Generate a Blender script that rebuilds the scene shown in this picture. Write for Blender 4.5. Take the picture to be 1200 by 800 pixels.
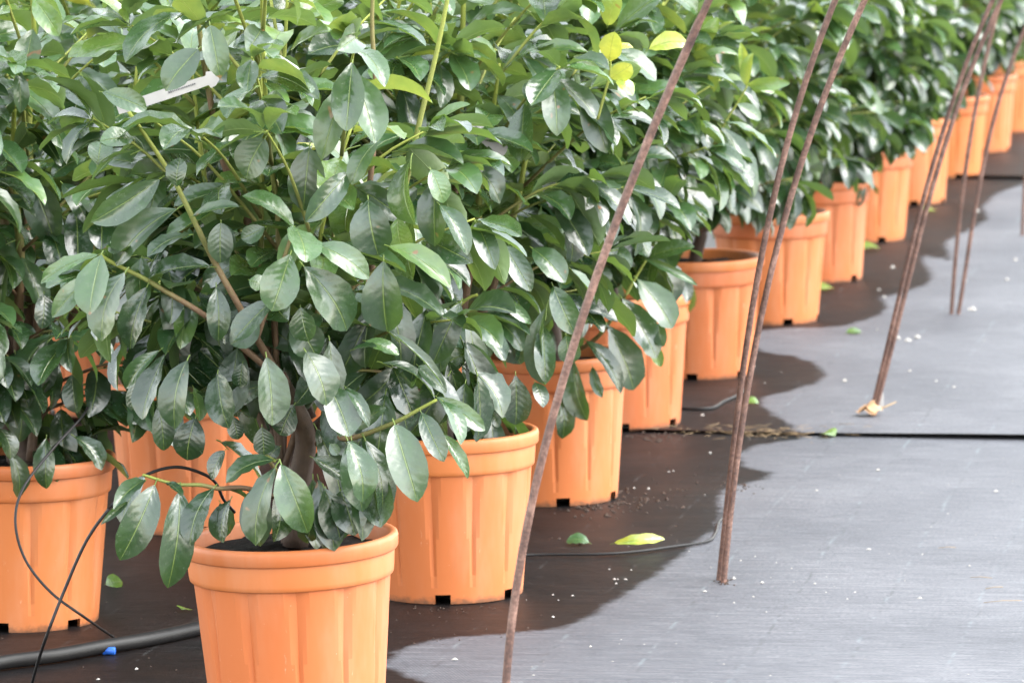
import bpy, math, random
import numpy as np
from mathutils import Vector, Matrix

random.seed(7)
for o in list(bpy.data.objects):
    bpy.data.objects.remove(o)
scene = bpy.context.scene
COL = scene.collection

# ------------------------------------------------------------------ camera
PW, PH, FPX, CAM_H = 1200.0, 800.0, 5400.0, 1.68
TH, RO = math.atan(632 / 5400), math.radians(1.0)
FWD = Vector((0, math.cos(TH), -math.sin(TH)))
U0 = Vector((0, math.sin(TH), math.cos(TH)))
R0 = Vector((1, 0, 0))
RGT = R0 * math.cos(RO) - U0 * math.sin(RO)
UPV = R0 * math.sin(RO) + U0 * math.cos(RO)
CAM = Vector((0, 0, CAM_H))
cam = bpy.data.cameras.new('camera')
camo = bpy.data.objects.new('camera', cam)
COL.objects.link(camo)
cam.sensor_width = 36
cam.lens = 36 * FPX / PW
cam.clip_end = 2000
cam.clip_start = 0.1
cam.dof.use_dof = True
cam.dof.focus_distance = 8.55
cam.dof.aperture_fstop = 9.0
M = Matrix((RGT, UPV, -FWD)).transposed().to_4x4()
M.translation = CAM
camo.matrix_world = M
scene.camera = camo

# ------------------------------------------------------------------ light
SUN_EL, SUN_AZ = math.radians(50), math.radians(100)      # azimuth clockwise from the view heading
w = bpy.data.worlds.new('World')
scene.world = w
w.use_nodes = True
nt = w.node_tree
nt.nodes.clear()
sky = nt.nodes.new('ShaderNodeTexSky')
sky.sky_type = 'NISHITA'
sky.sun_disc = False
sky.sun_elevation = SUN_EL
sky.sun_rotation = SUN_AZ
sky.air_density = 2.0
sky.dust_density = 1.0
hs = nt.nodes.new('ShaderNodeHueSaturation')             # a bright white overcast: most of the blue is gone
hs.inputs['Saturation'].default_value = 0.30
bg = nt.nodes.new('ShaderNodeBackground')
bg.inputs['Strength'].default_value = 0.15
wo = nt.nodes.new('ShaderNodeOutputWorld')
nt.links.new(sky.outputs[0], hs.inputs['Color'])
nt.links.new(hs.outputs[0], bg.inputs['Color'])
nt.links.new(bg.outputs[0], wo.inputs['Surface'])
sl = bpy.data.lights.new('sun', 'SUN')
sl.energy = 0.9
sl.angle = math.radians(45)
sl.color = (1.0, 0.96, 0.9)
so = bpy.data.objects.new('sun', sl)
COL.objects.link(so)
sd = Vector((math.sin(SUN_AZ) * math.cos(SUN_EL), math.cos(SUN_AZ) * math.cos(SUN_EL), math.sin(SUN_EL)))
so.rotation_euler = sd.to_track_quat('Z', 'Y').to_euler()
so.location = sd * 20
vs = scene.view_settings
vs.view_transform = 'Standard'
vs.look = 'None'
vs.gamma = 1
vs.exposure = 2.45
scene.render.engine = 'CYCLES'
scene.cycles.max_bounces = 4
scene.cycles.diffuse_bounces = 2
scene.cycles.glossy_bounces = 2
scene.cycles.transmission_bounces = 3


# ------------------------------------------------------------------ picture <-> place
def ray(x, y):
    return FWD * FPX + RGT * (x - 600) + UPV * (400 - y)


def ground(x, y, z=0.0):
    r = ray(x, y)
    return CAM + r * ((z - CAM_H) / r.z)


def atY(x, y, Y):
    r = ray(x, y)
    return CAM + r * (Y / r.y)


def proj(p):
    v = Vector(p) - CAM
    d = v.dot(FWD)
    return 600 + FPX * v.dot(RGT) / d, 400 - FPX * v.dot(UPV) / d


vpd = ray(1630, -250)
ROW = Vector((vpd.x, vpd.y, 0)).normalized()            # along the rows of pots
NRM = Vector((ROW.y, -ROW.x, 0))                        # across them, towards the aisle
ROWANG = math.atan2(vpd.x, vpd.y)


def rowpt(a, p, z=0.0):
    q = ROW * a + NRM * p
    return Vector((q.x, q.y, z))


# ------------------------------------------------------------------ node helpers
def new_mat(name):
    m = bpy.data.materials.new(name)
    m.use_nodes = True
    m.node_tree.nodes.clear()
    return m, m.node_tree


def N(t, kind, **kw):
    n = t.nodes.new('ShaderNode' + kind)
    for k, v in kw.items():
        setattr(n, k, v)
    return n


def setin(t, n, key, v):
    if v is None:
        return
    s = n.inputs[key]
    if hasattr(v, 'is_output') or isinstance(v, bpy.types.NodeSocket):
        t.links.new(v, s)
    else:
        s.default_value = v


def math_(t, op, a, b=None, c=None, clamp=False):
    n = N(t, 'Math', operation=op, use_clamp=clamp)
    setin(t, n, 0, a)
    setin(t, n, 1, b)
    setin(t, n, 2, c)
    return n.outputs[0]


def mix_(t, f, a, b, blend='MIX'):
    n = N(t, 'Mix', data_type='RGBA', blend_type=blend)
    setin(t, n, 0, f)
    setin(t, n, 6, a)
    setin(t, n, 7, b)
    return n.outputs[2]


def noise_(t, vec, scale, detail=3.0, rough=0.55, dist=0.0):
    n = N(t, 'TexNoise')
    setin(t, n, 'Vector', vec)
    n.inputs['Scale'].default_value = scale
    n.inputs['Detail'].default_value = detail
    n.inputs['Roughness'].default_value = rough
    n.inputs['Distortion'].default_value = dist
    return n.outputs['Fac']


def ramp_(t, f, stops, interp='LINEAR'):
    n = N(t, 'ValToRGB')
    cr = n.color_ramp
    cr.interpolation = interp
    while len(cr.elements) < len(stops):
        cr.elements.new(0.5)
    for e, (p, c) in zip(cr.elements, stops):
        e.position = p
        e.color = c if len(c) == 4 else (*c, 1)
    setin(t, n, 0, f)
    return n.outputs['Color']


def step_(t, v, lo, hi):
    n = N(t, 'MapRange', interpolation_type='SMOOTHSTEP')
    setin(t, n, 0, v)
    n.inputs[1].default_value = lo
    n.inputs[2].default_value = hi
    return n.outputs[0]


def bump_(t, h, strength, dist, normal=None):
    n = N(t, 'Bump')
    n.inputs['Strength'].default_value = strength
    n.inputs['Distance'].default_value = dist
    setin(t, n, 'Height', h)
    setin(t, n, 'Normal', normal)
    return n.outputs[0]


def princ(t, color, rough, normal=None, spec=0.5, **kw):
    b = N(t, 'BsdfPrincipled')
    setin(t, b, 'Base Color', color)
    setin(t, b, 'Roughness', rough)
    setin(t, b, 'Normal', normal)
    setin(t, b, 'Specular IOR Level', spec)
    for k, v in kw.items():
        setin(t, b, k, v)
    return b.outputs[0]


def out_(t, sh):
    o = N(t, 'OutputMaterial')
    t.links.new(sh, o.inputs['Surface'])


def objco(t, rotz=0.0, scale=(1, 1, 1)):
    tc = N(t, 'TexCoord')
    mp = N(t, 'Mapping')
    mp.inputs['Rotation'].default_value = (0, 0, rotz)
    mp.inputs['Scale'].default_value = scale
    t.links.new(tc.outputs['Object'], mp.inputs[0])
    return mp.outputs[0]


# ------------------------------------------------------------------ materials
def leaf_material(name, single):
    m, t = new_mat(name)
    uv = N(t, 'UVMap')
    sep = N(t, 'SeparateXYZ')
    t.links.new(uv.outputs[0], sep.inputs[0])
    U, S = sep.outputs[0], sep.outputs[1]               # U: 0..1 across, S: 0..1 along
    au = math_(t, 'ABSOLUTE', math_(t, 'MULTIPLY_ADD', U, 2.0, -1.0))
    if single:
        oi = N(t, 'ObjectInfo')
        sc = N(t, 'SeparateColor')
        t.links.new(oi.outputs['Color'], sc.inputs[0])
        tint, rnd = sc.outputs[0], oi.outputs['Random']
    else:
        at = N(t, 'Attribute', attribute_name='tint')
        ge = N(t, 'NewGeometry')
        tint, rnd = at.outputs['Fac'], ge.outputs['Random Per Island']
    tc = N(t, 'TexCoord')
    geo = N(t, 'NewGeometry')
    nse = noise_(t, geo.outputs['Position'], 28.0, 3.0)
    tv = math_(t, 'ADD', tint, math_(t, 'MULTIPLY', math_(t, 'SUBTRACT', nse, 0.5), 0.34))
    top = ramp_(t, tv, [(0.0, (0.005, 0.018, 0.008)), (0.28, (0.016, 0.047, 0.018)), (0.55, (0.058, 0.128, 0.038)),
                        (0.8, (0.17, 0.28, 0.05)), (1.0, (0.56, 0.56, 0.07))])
    und = ramp_(t, tv, [(0.0, (0.070, 0.125, 0.045)), (0.5, (0.12, 0.195, 0.06)), (0.8, (0.22, 0.33, 0.07)),
                        (1.0, (0.62, 0.60, 0.06))])
    # paler midrib and faint side veins
    rib = math_(t, 'SUBTRACT', 1.0, step_(t, au, 0.015, 0.06))
    ph = math_(t, 'SUBTRACT', math_(t, 'ADD', math_(t, 'MULTIPLY', S, 7.5), math_(t, 'MULTIPLY', nse, 0.9)), math_(t, 'MULTIPLY', au, 1.5))
    vein = math_(t, 'SINE', math_(t, 'MULTIPLY', ph, 6.2832))
    veinl = step_(t, vein, 0.86, 1.0)
    veinm = math_(t, 'MULTIPLY', veinl, math_(t, 'SUBTRACT', 1.0, au))
    top = mix_(t, math_(t, 'MULTIPLY', veinm, 0.10), top, (0.13, 0.22, 0.05, 1))
    top = mix_(t, math_(t, 'MULTIPLY', rib, 0.62), top, (0.22, 0.30, 0.075, 1))
    # brown blemishes on a few leaves
    bn = noise_(t, geo.outputs['Position'], 40.0, 0.0, 0.4)
    bl = math_(t, 'MULTIPLY', step_(t, bn, 0.80, 0.84), math_(t, 'GREATER_THAN', rnd, 0.55))
    top = mix_(t, bl, top, (0.19, 0.085, 0.035, 1))
    # a few leaves are slightly dusty or splashed
    dn = step_(t, noise_(t, geo.outputs['Position'], 75.0, 2.0, 0.7), 0.5, 0.85)
    top = mix_(t, math_(t, 'MULTIPLY', dn, 0.13), top, (0.32, 0.34, 0.28, 1))
    und = mix_(t, math_(t, 'MULTIPLY', rib, 0.5), und, (0.30, 0.38, 0.10, 1))
    col = mix_(t, geo.outputs['Backfacing'], top, und)
    quilt = math_(t, 'ADD', math_(t, 'MULTIPLY', math_(t, 'MULTIPLY', vein, -0.11), math_(t, 'SUBTRACT', 1.05, au)),
                  math_(t, 'MULTIPLY', nse, 1.1))
    quilt = math_(t, 'SUBTRACT', quilt, math_(t, 'MULTIPLY', rib, 1.2))
    nor = bump_(t, quilt, 0.7, 0.0024)
    rgh = math_(t, 'ADD', math_(t, 'MULTIPLY_ADD', rnd, 0.12, 0.215), math_(t, 'MULTIPLY', dn, 0.12))
    rgh = math_(t, 'MAXIMUM', rgh, math_(t, 'MULTIPLY', geo.outputs['Backfacing'], 0.55))
    bs = princ(t, col, rgh, nor, 0.9, **{'Coat Weight': 0.45, 'Coat Roughness': 0.26})
    tr = N(t, 'BsdfTranslucent')
    tcol = mix_(t, 1.0, ramp_(t, tv, [(0.0, (0.10, 0.20, 0.035)), (0.5, (0.24, 0.37, 0.055)), (1.0, (0.8, 0.77, 0.1))]),
                (1, 1, 1, 1), 'MULTIPLY')
    t.links.new(tcol, tr.inputs['Color'])
    ms = N(t, 'MixShader')
    ms.inputs[0].default_value = 0.21
    t.links.new(bs, ms.inputs[1])
    t.links.new(tr.outputs[0], ms.inputs[2])
    out_(t, ms.outputs[0])
    return m


LEAF1 = leaf_material('laurel_leaf', True)
LEAFM = leaf_material('laurel_leaf_mass', False)


def petiole_material():
    m, t = new_mat('petiole')
    out_(t, princ(t, (0.16, 0.23, 0.05, 1), 0.45, None, 0.4))
    return m


PETI = petiole_material()


def bark_material():
    m, t = new_mat('laurel_bark')
    at = N(t, 'Attribute', attribute_name='age')
    co = objco(t)
    n1 = noise_(t, co, 60, 4)
    v = math_(t, 'ADD', at.outputs['Fac'], math_(t, 'MULTIPLY', math_(t, 'SUBTRACT', n1, 0.5), 0.25))
    c = ramp_(t, v, [(0.0, (0.25, 0.29, 0.05)), (0.3, (0.17, 0.18, 0.05)), (0.5, (0.16, 0.095, 0.055)), (1.0, (0.055, 0.036, 0.028))])
    out_(t, princ(t, c, 0.62, bump_(t, noise_(t, co, 180, 4, 0.7), 0.5, 0.003), 0.35))
    return m


BARK = bark_material()


def pot_material():
    m, t = new_mat('orange_plastic')
    tc = N(t, 'TexCoord')
    oi = N(t, 'ObjectInfo')
    co = tc.outputs['Object']
    n1 = noise_(t, co, 5, 4)
    c = mix_(t, n1, (0.52, 0.146, 0.045, 1), (0.57, 0.172, 0.057, 1))
    hsv = N(t, 'HueSaturation')
    setin(t, hsv, 'Color', c)
    setin(t, hsv, 'Value', math_(t, 'MULTIPLY_ADD', oi.outputs['Random'], 0.13, 0.89))
    setin(t, hsv, 'Hue', math_(t, 'MULTIPLY_ADD', oi.outputs['Random'], 0.008, 0.496))
    c = hsv.outputs[0]
    # pale scuffs and dried water marks
    mp = N(t, 'Mapping')
    mp.inputs['Scale'].default_value = (1, 1, 0.25)
    t.links.new(co, mp.inputs[0])
    geo = N(t, 'NewGeometry')
    sc = step_(t, noise_(t, mp.outputs[0], 48, 5, 0.7), 0.66, 0.78)
    c = mix_(t, math_(t, 'MULTIPLY', sc, 0.5), c, (0.74, 0.52, 0.38, 1))
    sp = step_(t, noise_(t, co, 210, 2, 0.5), 0.76, 0.80)
    c = mix_(t, math_(t, 'MULTIPLY', sp, 0.45), c, (0.80, 0.70, 0.6, 1))
    dus = step_(t, noise_(t, mp.outputs[0], 9, 4, 0.65), 0.42, 0.72)
    c = mix_(t, math_(t, 'MULTIPLY', dus, 0.16), c, (0.62, 0.42, 0.30, 1))
    drt = step_(t, noise_(t, mp.outputs[0], 21, 5, 0.75), 0.58, 0.80)
    c = mix_(t, math_(t, 'MULTIPLY', drt, 0.3), c, (0.30, 0.13, 0.06, 1))
    # soil splashed up the foot of the pot
    sepz = N(t, 'SeparateXYZ')
    t.links.new(co, sepz.inputs[0])
    ft = math_(t, 'SUBTRACT', math_(t, 'MULTIPLY', noise_(t, co, 60, 4, 0.7), 0.034), sepz.outputs[2])
    c = mix_(t, math_(t, 'MULTIPLY', step_(t, ft, 0.0, 0.018), 0.85), c, (0.14, 0.07, 0.04, 1))
    r = math_(t, 'MULTIPLY_ADD', n1, 0.16, 0.40)
    nor = bump_(t, noise_(t, co, 500, 2), 0.08, 0.001)
    out_(t, princ(t, c, r, nor, 0.35))
    return m


POT = pot_material()


def soil_material():
    m, t = new_mat('potting_soil')
    co = objco(t)
    c = ramp_(t, noise_(t, co, 120, 5, 0.7), [(0.3, (0.004, 0.003, 0.0025)), (0.6, (0.014, 0.010, 0.008)), (0.8, (0.05, 0.033, 0.025))])
    out_(t, princ(t, c, 0.85, bump_(t, noise_(t, co, 90, 6, 0.7), 1.0, 0.012), 0.2))
    return m


SOIL = soil_material()


def fabric_material():
    m, t = new_mat('woven_ground_fabric')
    co = objco(t, ROWANG)                                # x across the rows, y along them
    sp = N(t, 'SeparateXYZ')
    t.links.new(co, sp.inputs[0])
    X, Y = sp.outputs[0], sp.outputs[1]
    at = N(t, 'Attribute', attribute_name='wet')
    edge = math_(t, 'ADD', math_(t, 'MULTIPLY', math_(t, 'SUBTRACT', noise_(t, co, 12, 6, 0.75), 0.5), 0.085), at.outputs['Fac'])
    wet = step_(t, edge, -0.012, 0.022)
    mp = N(t, 'Mapping')
    mp.inputs['Scale'].default_value = (4.5, 70, 1)
    t.links.new(co, mp.inputs[0])
    streak = noise_(t, mp.outputs[0], 1.0, 5, 0.65)
    mp2 = N(t, 'Mapping')
    mp2.inputs['Scale'].default_value = (14, 190, 1)
    t.links.new(co, mp2.inputs[0])
    fine = noise_(t, mp2.outputs[0], 1.0, 3, 0.6)
    big = noise_(t, co, 1.4, 5, 0.6)
    mp4 = N(t, 'Mapping')
    mp4.inputs['Scale'].default_value = (120, 210, 1)
    t.links.new(co, mp4.inputs[0])
    grain = noise_(t, mp4.outputs[0], 1.0, 2, 0.7)
    dv = math_(t, 'ADD', math_(t, 'MULTIPLY', streak, 0.34), math_(t, 'ADD', math_(t, 'MULTIPLY', fine, 0.36), math_(t, 'MULTIPLY', big, 0.30)))
    dv = math_(t, 'ADD', dv, math_(t, 'MULTIPLY', math_(t, 'SUBTRACT', grain, 0.5), 0.55))
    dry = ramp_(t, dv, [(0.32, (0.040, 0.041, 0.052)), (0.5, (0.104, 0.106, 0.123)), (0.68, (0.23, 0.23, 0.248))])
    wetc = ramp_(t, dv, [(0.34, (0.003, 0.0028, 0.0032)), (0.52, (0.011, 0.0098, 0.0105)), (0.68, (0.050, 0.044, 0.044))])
    brown = step_(t, noise_(t, co, 2.6, 4, 0.6), 0.45, 0.7)
    wetc = mix_(t, math_(t, 'MULTIPLY', brown, 0.40), wetc, (0.030, 0.016, 0.011, 1))

    # marker threads woven in about every 20 cm, worn and broken
    def lines(v, gap, half, seed):
        md = math_(t, 'PINGPONG', math_(t, 'ADD', v, seed), gap / 2)
        return math_(t, 'SUBTRACT', 1.0, step_(t, md, half * 0.4, half * 2.4))
    brk = noise_(t, co, 6.0, 6, 0.8)
    brk2 = noise_(t, co, 3.1, 4, 0.7)
    wob = math_(t, 'ADD', X, math_(t, 'MULTIPLY', math_(t, 'SUBTRACT', noise_(t, co, 3.0, 3), 0.5), 0.035))
    lx = lines(wob, 0.2, 0.0026, 0.035)
    ly = lines(Y, 0.43, 0.0018, 0.11)
    lxp = math_(t, 'MULTIPLY', lx, step_(t, brk, 0.49, 0.60))
    lxd = math_(t, 'MULTIPLY', lx, math_(t, 'SUBTRACT', 1.0, step_(t, brk, 0.42, 0.48)))
    lyp = math_(t, 'MULTIPLY', ly, step_(t, brk2, 0.50, 0.62))
    pale = math_(t, 'MAXIMUM', lxp, math_(t, 'MULTIPLY', lyp, 0.5))
    dry = mix_(t, math_(t, 'MULTIPLY', pale, 0.26), dry, (0.30, 0.38, 0.40, 1))
    dry = mix_(t, math_(t, 'MULTIPLY', lxd, 0.40), dry, (0.03, 0.03, 0.035, 1))
    wetc = mix_(t, math_(t, 'MULTIPLY', pale, 0.12), wetc, (0.2, 0.22, 0.22, 1))
    # dried salt and dust scuffs on the dry cloth
    mp3 = N(t, 'Mapping')
    mp3.inputs['Scale'].default_value = (6, 22, 1)
    t.links.new(co, mp3.inputs[0])
    scf = step_(t, noise_(t, mp3.outputs[0], 1.0, 5, 0.7), 0.64, 0.78)
    dry = mix_(t, math_(t, 'MULTIPLY', scf, 0.35), dry, (0.30, 0.28, 0.27, 1))
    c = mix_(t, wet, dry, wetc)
    r = math_(t, 'SUBTRACT', 0.62, math_(t, 'MULTIPLY', wet, 0.12))
    spec = math_(t, 'SUBTRACT', 0.5, math_(t, 'MULTIPLY', wet, 0.36))
    wx = math_(t, 'SINE', math_(t, 'MULTIPLY', X, 900.0))
    wy = math_(t, 'SINE', math_(t, 'MULTIPLY', Y, 420.0))
    wv = math_(t, 'MULTIPLY', wx, wy)
    c = mix_(t, math_(t, 'MULTIPLY_ADD', wv, 0.36, 0.30), c, (0.0, 0.0, 0.0, 1))
    h = math_(t, 'ADD', math_(t, 'MULTIPLY', streak, 0.6), math_(t, 'ADD', math_(t, 'MULTIPLY', fine, 0.5), math_(t, 'MULTIPLY', grain, 0.35)))
    nor = bump_(t, h, 0.45, 0.004, bump_(t, noise_(t, co, 5, 3), 0.35, 0.02))
    out_(t, princ(t, c, r, nor, spec))
    return m


FABRIC = fabric_material()


def plain(name, c1, c2, rough, scale=40, spec=0.4, bump=0.2, dist=0.002):
    m, t = new_mat(name)
    co = objco(t)
    n = noise_(t, co, scale, 4, 0.65)
    out_(t, princ(t, mix_(t, n, (*c1, 1), (*c2, 1)), rough, bump_(t, n, bump, dist), spec))
    return m


EARTH = plain('bare_earth', (0.10, 0.075, 0.05), (0.2, 0.16, 0.12), 0.9, 3)
HOSE = plain('black_polyethylene', (0.007, 0.007, 0.008), (0.020, 0.019, 0.019), 0.45, 35, 0.28, 0.1)
BLUE = plain('blue_plastic', (0.02, 0.10, 0.48), (0.03, 0.14, 0.58), 0.35)
TAGW = plain('white_tag_plastic', (0.30, 0.29, 0.285), (0.37, 0.36, 0.35), 0.5, 60, 0.4, 0.02)
INK = plain('black_print', (0.06, 0.06, 0.07), (0.12, 0.12, 0.13), 0.6)
PEB = plain('pale_grit', (0.22, 0.20, 0.18), (0.55, 0.53, 0.50), 0.8, 200)
CRUMB = plain('soil_crumbs', (0.012, 0.008, 0.006), (0.085, 0.052, 0.038), 0.9, 90)
STRAW = plain('dry_straw', (0.13, 0.075, 0.04), (0.48, 0.35, 0.2), 0.8, 30)
DRYLEAF = plain('dry_leaf', (0.36, 0.19, 0.09), (0.56, 0.36, 0.2), 0.7, 50)


def rust_material():
    m, t = new_mat('rusty_steel')
    co = objco(t)
    n1 = noise_(t, co, 22, 6, 0.75)
    n2 = noise_(t, co, 160, 4, 0.7)
    v = math_(t, 'ADD', math_(t, 'MULTIPLY', n1, 0.6), math_(t, 'MULTIPLY', n2, 0.4))
    c = ramp_(t, v, [(0.36, (0.04, 0.022, 0.02)), (0.5, (0.125, 0.066, 0.05)), (0.62, (0.27, 0.155, 0.12))])
    out_(t, princ(t, c, 0.55, bump_(t, n2, 0.5, 0.002), 0.5))
    return m


RUST = rust_material()


# ------------------------------------------------------------------ mesh helpers
def link(name, me, mats, parent=None):
    o = bpy.data.objects.new(name, me)
    if me is not None and mats is not None and len(me.materials) == 0:
        for mm in (mats if isinstance(mats, (list, tuple)) else [mats]):
            me.materials.append(mm)
    COL.objects.link(o)
    if parent is not None:
        o.parent = parent
    return o


def tag(o, label=None, cat=None, group=None, kind=None):
    if label:
        o['label'] = label
    if cat:
        o['category'] = cat
    if group:
        o['group'] = group
    if kind:
        o['kind'] = kind
    return o


def empty(name, loc):
    o = bpy.data.objects.new(name, None)
    o.empty_display_size = 0.05
    COL.objects.link(o)
    o.location = loc
    return o


class MB:
    def __init__(self):
        self.v, self.f, self.m, self.a = [], [], [], []

    def add(self, vs, fs, mat=0, age=None):
        b = len(self.v)
        self.v += [tuple(x) for x in vs]
        self.f += [tuple(i + b for i in f) for f in fs]
        self.m += [mat] * len(fs)
        self.a += age if age is not None else [0.0] * len(vs)

    def tube(self, pts, rad, n=6, age=None, mat=0, cap=True):
        pts = [Vector(p) for p in pts]
        k = len(pts)
        rr = rad if isinstance(rad, (list, tuple)) else [rad] * k
        vs, ag = [], []
        ref = Vector((0.37, 0.23, 0.9)).normalized()
        for i, p in enumerate(pts):
            d = (pts[min(i + 1, k - 1)] - pts[max(i - 1, 0)]).normalized()
            r_ = ref if abs(d.dot(ref)) < 0.95 else Vector((1, 0, 0))
            a = d.cross(r_).normalized()
            b = d.cross(a)
            for j in range(n):
                q = 2 * math.pi * j / n
                vs.append(p + (a * math.cos(q) + b * math.sin(q)) * rr[i])
                ag.append(age[i] if age else 0.0)
        fs = []
        for i in range(k - 1):
            for j in range(n):
                fs.append((i * n + j, i * n + (j + 1) % n, (i + 1) * n + (j + 1) % n, (i + 1) * n + j))
        if cap:
            fs.append(tuple(range(n - 1, -1, -1)))
            fs.append(tuple((k - 1) * n + j for j in range(n)))
        self.add(vs, fs, mat, ag)

    def mesh(self, name, smooth=True, age=False):
        me = bpy.data.meshes.new(name)
        me.from_pydata(self.v, [], self.f)
        me.polygons.foreach_set('material_index', self.m)
        if smooth:
            me.polygons.foreach_set('use_smooth', [True] * len(self.f))
        if age:
            at = me.attributes.new('age', 'FLOAT', 'POINT')
            at.data.foreach_set('value', self.a)
        me.update()
        return me


def spline(pts, per=6):
    pts = [Vector(p) for p in pts]
    P = [pts[0] * 2 - pts[1]] + pts + [pts[-1] * 2 - pts[-2]]
    o = []
    for i in range(1, len(P) - 2):
        p0, p1, p2, p3 = P[i - 1:i + 3]
        for k in range(per):
            s = k / per
            o.append(0.5 * ((2 * p1) + (p2 - p0) * s + (2 * p0 - 5 * p1 + 4 * p2 - p3) * s * s + (3 * p1 - p0 - 3 * p2 + p3) * s ** 3))
    o.append(pts[-1])
    return o


# ------------------------------------------------------------------ the ground
bm = MB()
bm.add([(-300, -300, -0.03), (300, -300, -0.03), (300, 300, -0.03), (-300, 300, -0.03)], [(0, 1, 2, 3)])
tag(link('ground', bm.mesh('ground', False), EARTH), kind='structure')

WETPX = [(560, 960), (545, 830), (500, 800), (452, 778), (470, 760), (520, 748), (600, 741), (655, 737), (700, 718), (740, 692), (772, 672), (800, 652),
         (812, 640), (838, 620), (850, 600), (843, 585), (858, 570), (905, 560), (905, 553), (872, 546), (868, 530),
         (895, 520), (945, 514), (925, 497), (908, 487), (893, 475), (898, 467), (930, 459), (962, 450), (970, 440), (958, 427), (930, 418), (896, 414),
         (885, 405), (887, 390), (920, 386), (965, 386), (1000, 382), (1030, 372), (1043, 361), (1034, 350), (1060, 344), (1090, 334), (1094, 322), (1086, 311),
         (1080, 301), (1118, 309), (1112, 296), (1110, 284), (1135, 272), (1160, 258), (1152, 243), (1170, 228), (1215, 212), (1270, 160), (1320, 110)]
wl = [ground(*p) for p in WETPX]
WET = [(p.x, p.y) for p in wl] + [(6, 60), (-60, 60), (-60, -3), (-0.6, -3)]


def wet_field(xy):
    P = np.array(WET)
    Q = np.roll(P, -1, 0)
    inside = np.zeros(len(xy), bool)
    best = np.full(len(xy), 1e9)
    x, y = xy[:, 0], xy[:, 1]
    for (x1, y1), (x2, y2) in zip(P, Q):
        cond = ((y1 > y) != (y2 > y))
        with np.errstate(divide='ignore', invalid='ignore'):
            xi = (x2 - x1) * (y - y1) / ((y2 - y1) if y2 != y1 else 1e-9) + x1
        inside ^= cond & (x < xi)
        dx, dy = x2 - x1, y2 - y1
        tt = np.clip(((x - x1) * dx + (y - y1) * dy) / (dx * dx + dy * dy + 1e-12), 0, 1)
        best = np.minimum(best, np.hypot(x - x1 - tt * dx, y - y1 - tt * dy))
    return np.where(inside, best, -best)


def seam(p1, p2):
    a, b = ground(*p1), ground(*p2)
    aa, ap, ba, bp = a.dot(ROW), a.dot(NRM), b.dot(ROW), b.dot(NRM)
    return lambda p: aa + (ba - aa) * (p - ap) / (bp - ap)


s1 = seam((800, 508), (1190, 515))
s2 = seam((1140, 211), (1200, 212))


def fabric(a0, a1, na, p0, p1, npp, z, lift):
    pp = np.linspace(p0, p1, npp)
    tt = np.linspace(0, 1, na)
    A0 = np.array([a0(p) for p in pp])
    A1 = np.array([a1(p) for p in pp])
    a = A0[None, :] * (1 - tt[:, None]) + A1[None, :] * tt[:, None]
    p = np.repeat(pp[None, :], na, 0)
    x = ROW.x * a + NRM.x * p
    y = ROW.y * a + NRM.y * p
    zz = np.full_like(x, z)
    if lift:
        dd = a - A0[None, :]
        wv = 0.6 + 0.4 * np.sin(p * 3.1 + 1.0) * np.sin(p * 1.3)
        zz = zz + lift * wv * np.exp(-(dd / 0.05) ** 2)
    # the slightest unevenness
    zz = zz + 0.0012 * np.sin(a * 2.3 + p * 0.7) * np.sin(p * 3.1 - a * 0.9)
    v = np.stack([x, y, zz], -1).reshape(-1, 3)
    idx = np.arange(na * npp).reshape(na, npp)
    f = np.stack([idx[:-1, :-1], idx[:-1, 1:], idx[1:, 1:], idx[1:, :-1]], -1).reshape(-1, 4)
    me = bpy.data.meshes.new('ground_fabric')
    me.from_pydata(v.tolist(), [], f.tolist())
    me.polygons.foreach_set('use_smooth', [True] * len(f))
    at = me.attributes.new('wet', 'FLOAT', 'POINT')
    at.data.foreach_set('value', wet_field(v[:, :2]).astype(np.float32))
    me.update()
    o = link('ground_fabric', me, FABRIC)
    return tag(o, kind='structure')


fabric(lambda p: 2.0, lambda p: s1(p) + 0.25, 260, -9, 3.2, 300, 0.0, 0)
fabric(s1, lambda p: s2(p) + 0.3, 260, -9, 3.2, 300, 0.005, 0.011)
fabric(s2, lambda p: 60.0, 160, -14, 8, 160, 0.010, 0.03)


def gz(p):
    a, q = p[0] * ROW.x + p[1] * ROW.y, p[0] * NRM.x + p[1] * NRM.y
    return 0.0 if a < s1(q) else (0.005 if a < s2(q) else 0.010)


# ------------------------------------------------------------------ pot meshes (one set shared by all pots)
PH_, RB, RT = 0.352, 0.153, 0.177
ZC = 0.275                                              # foot of the collar


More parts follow.
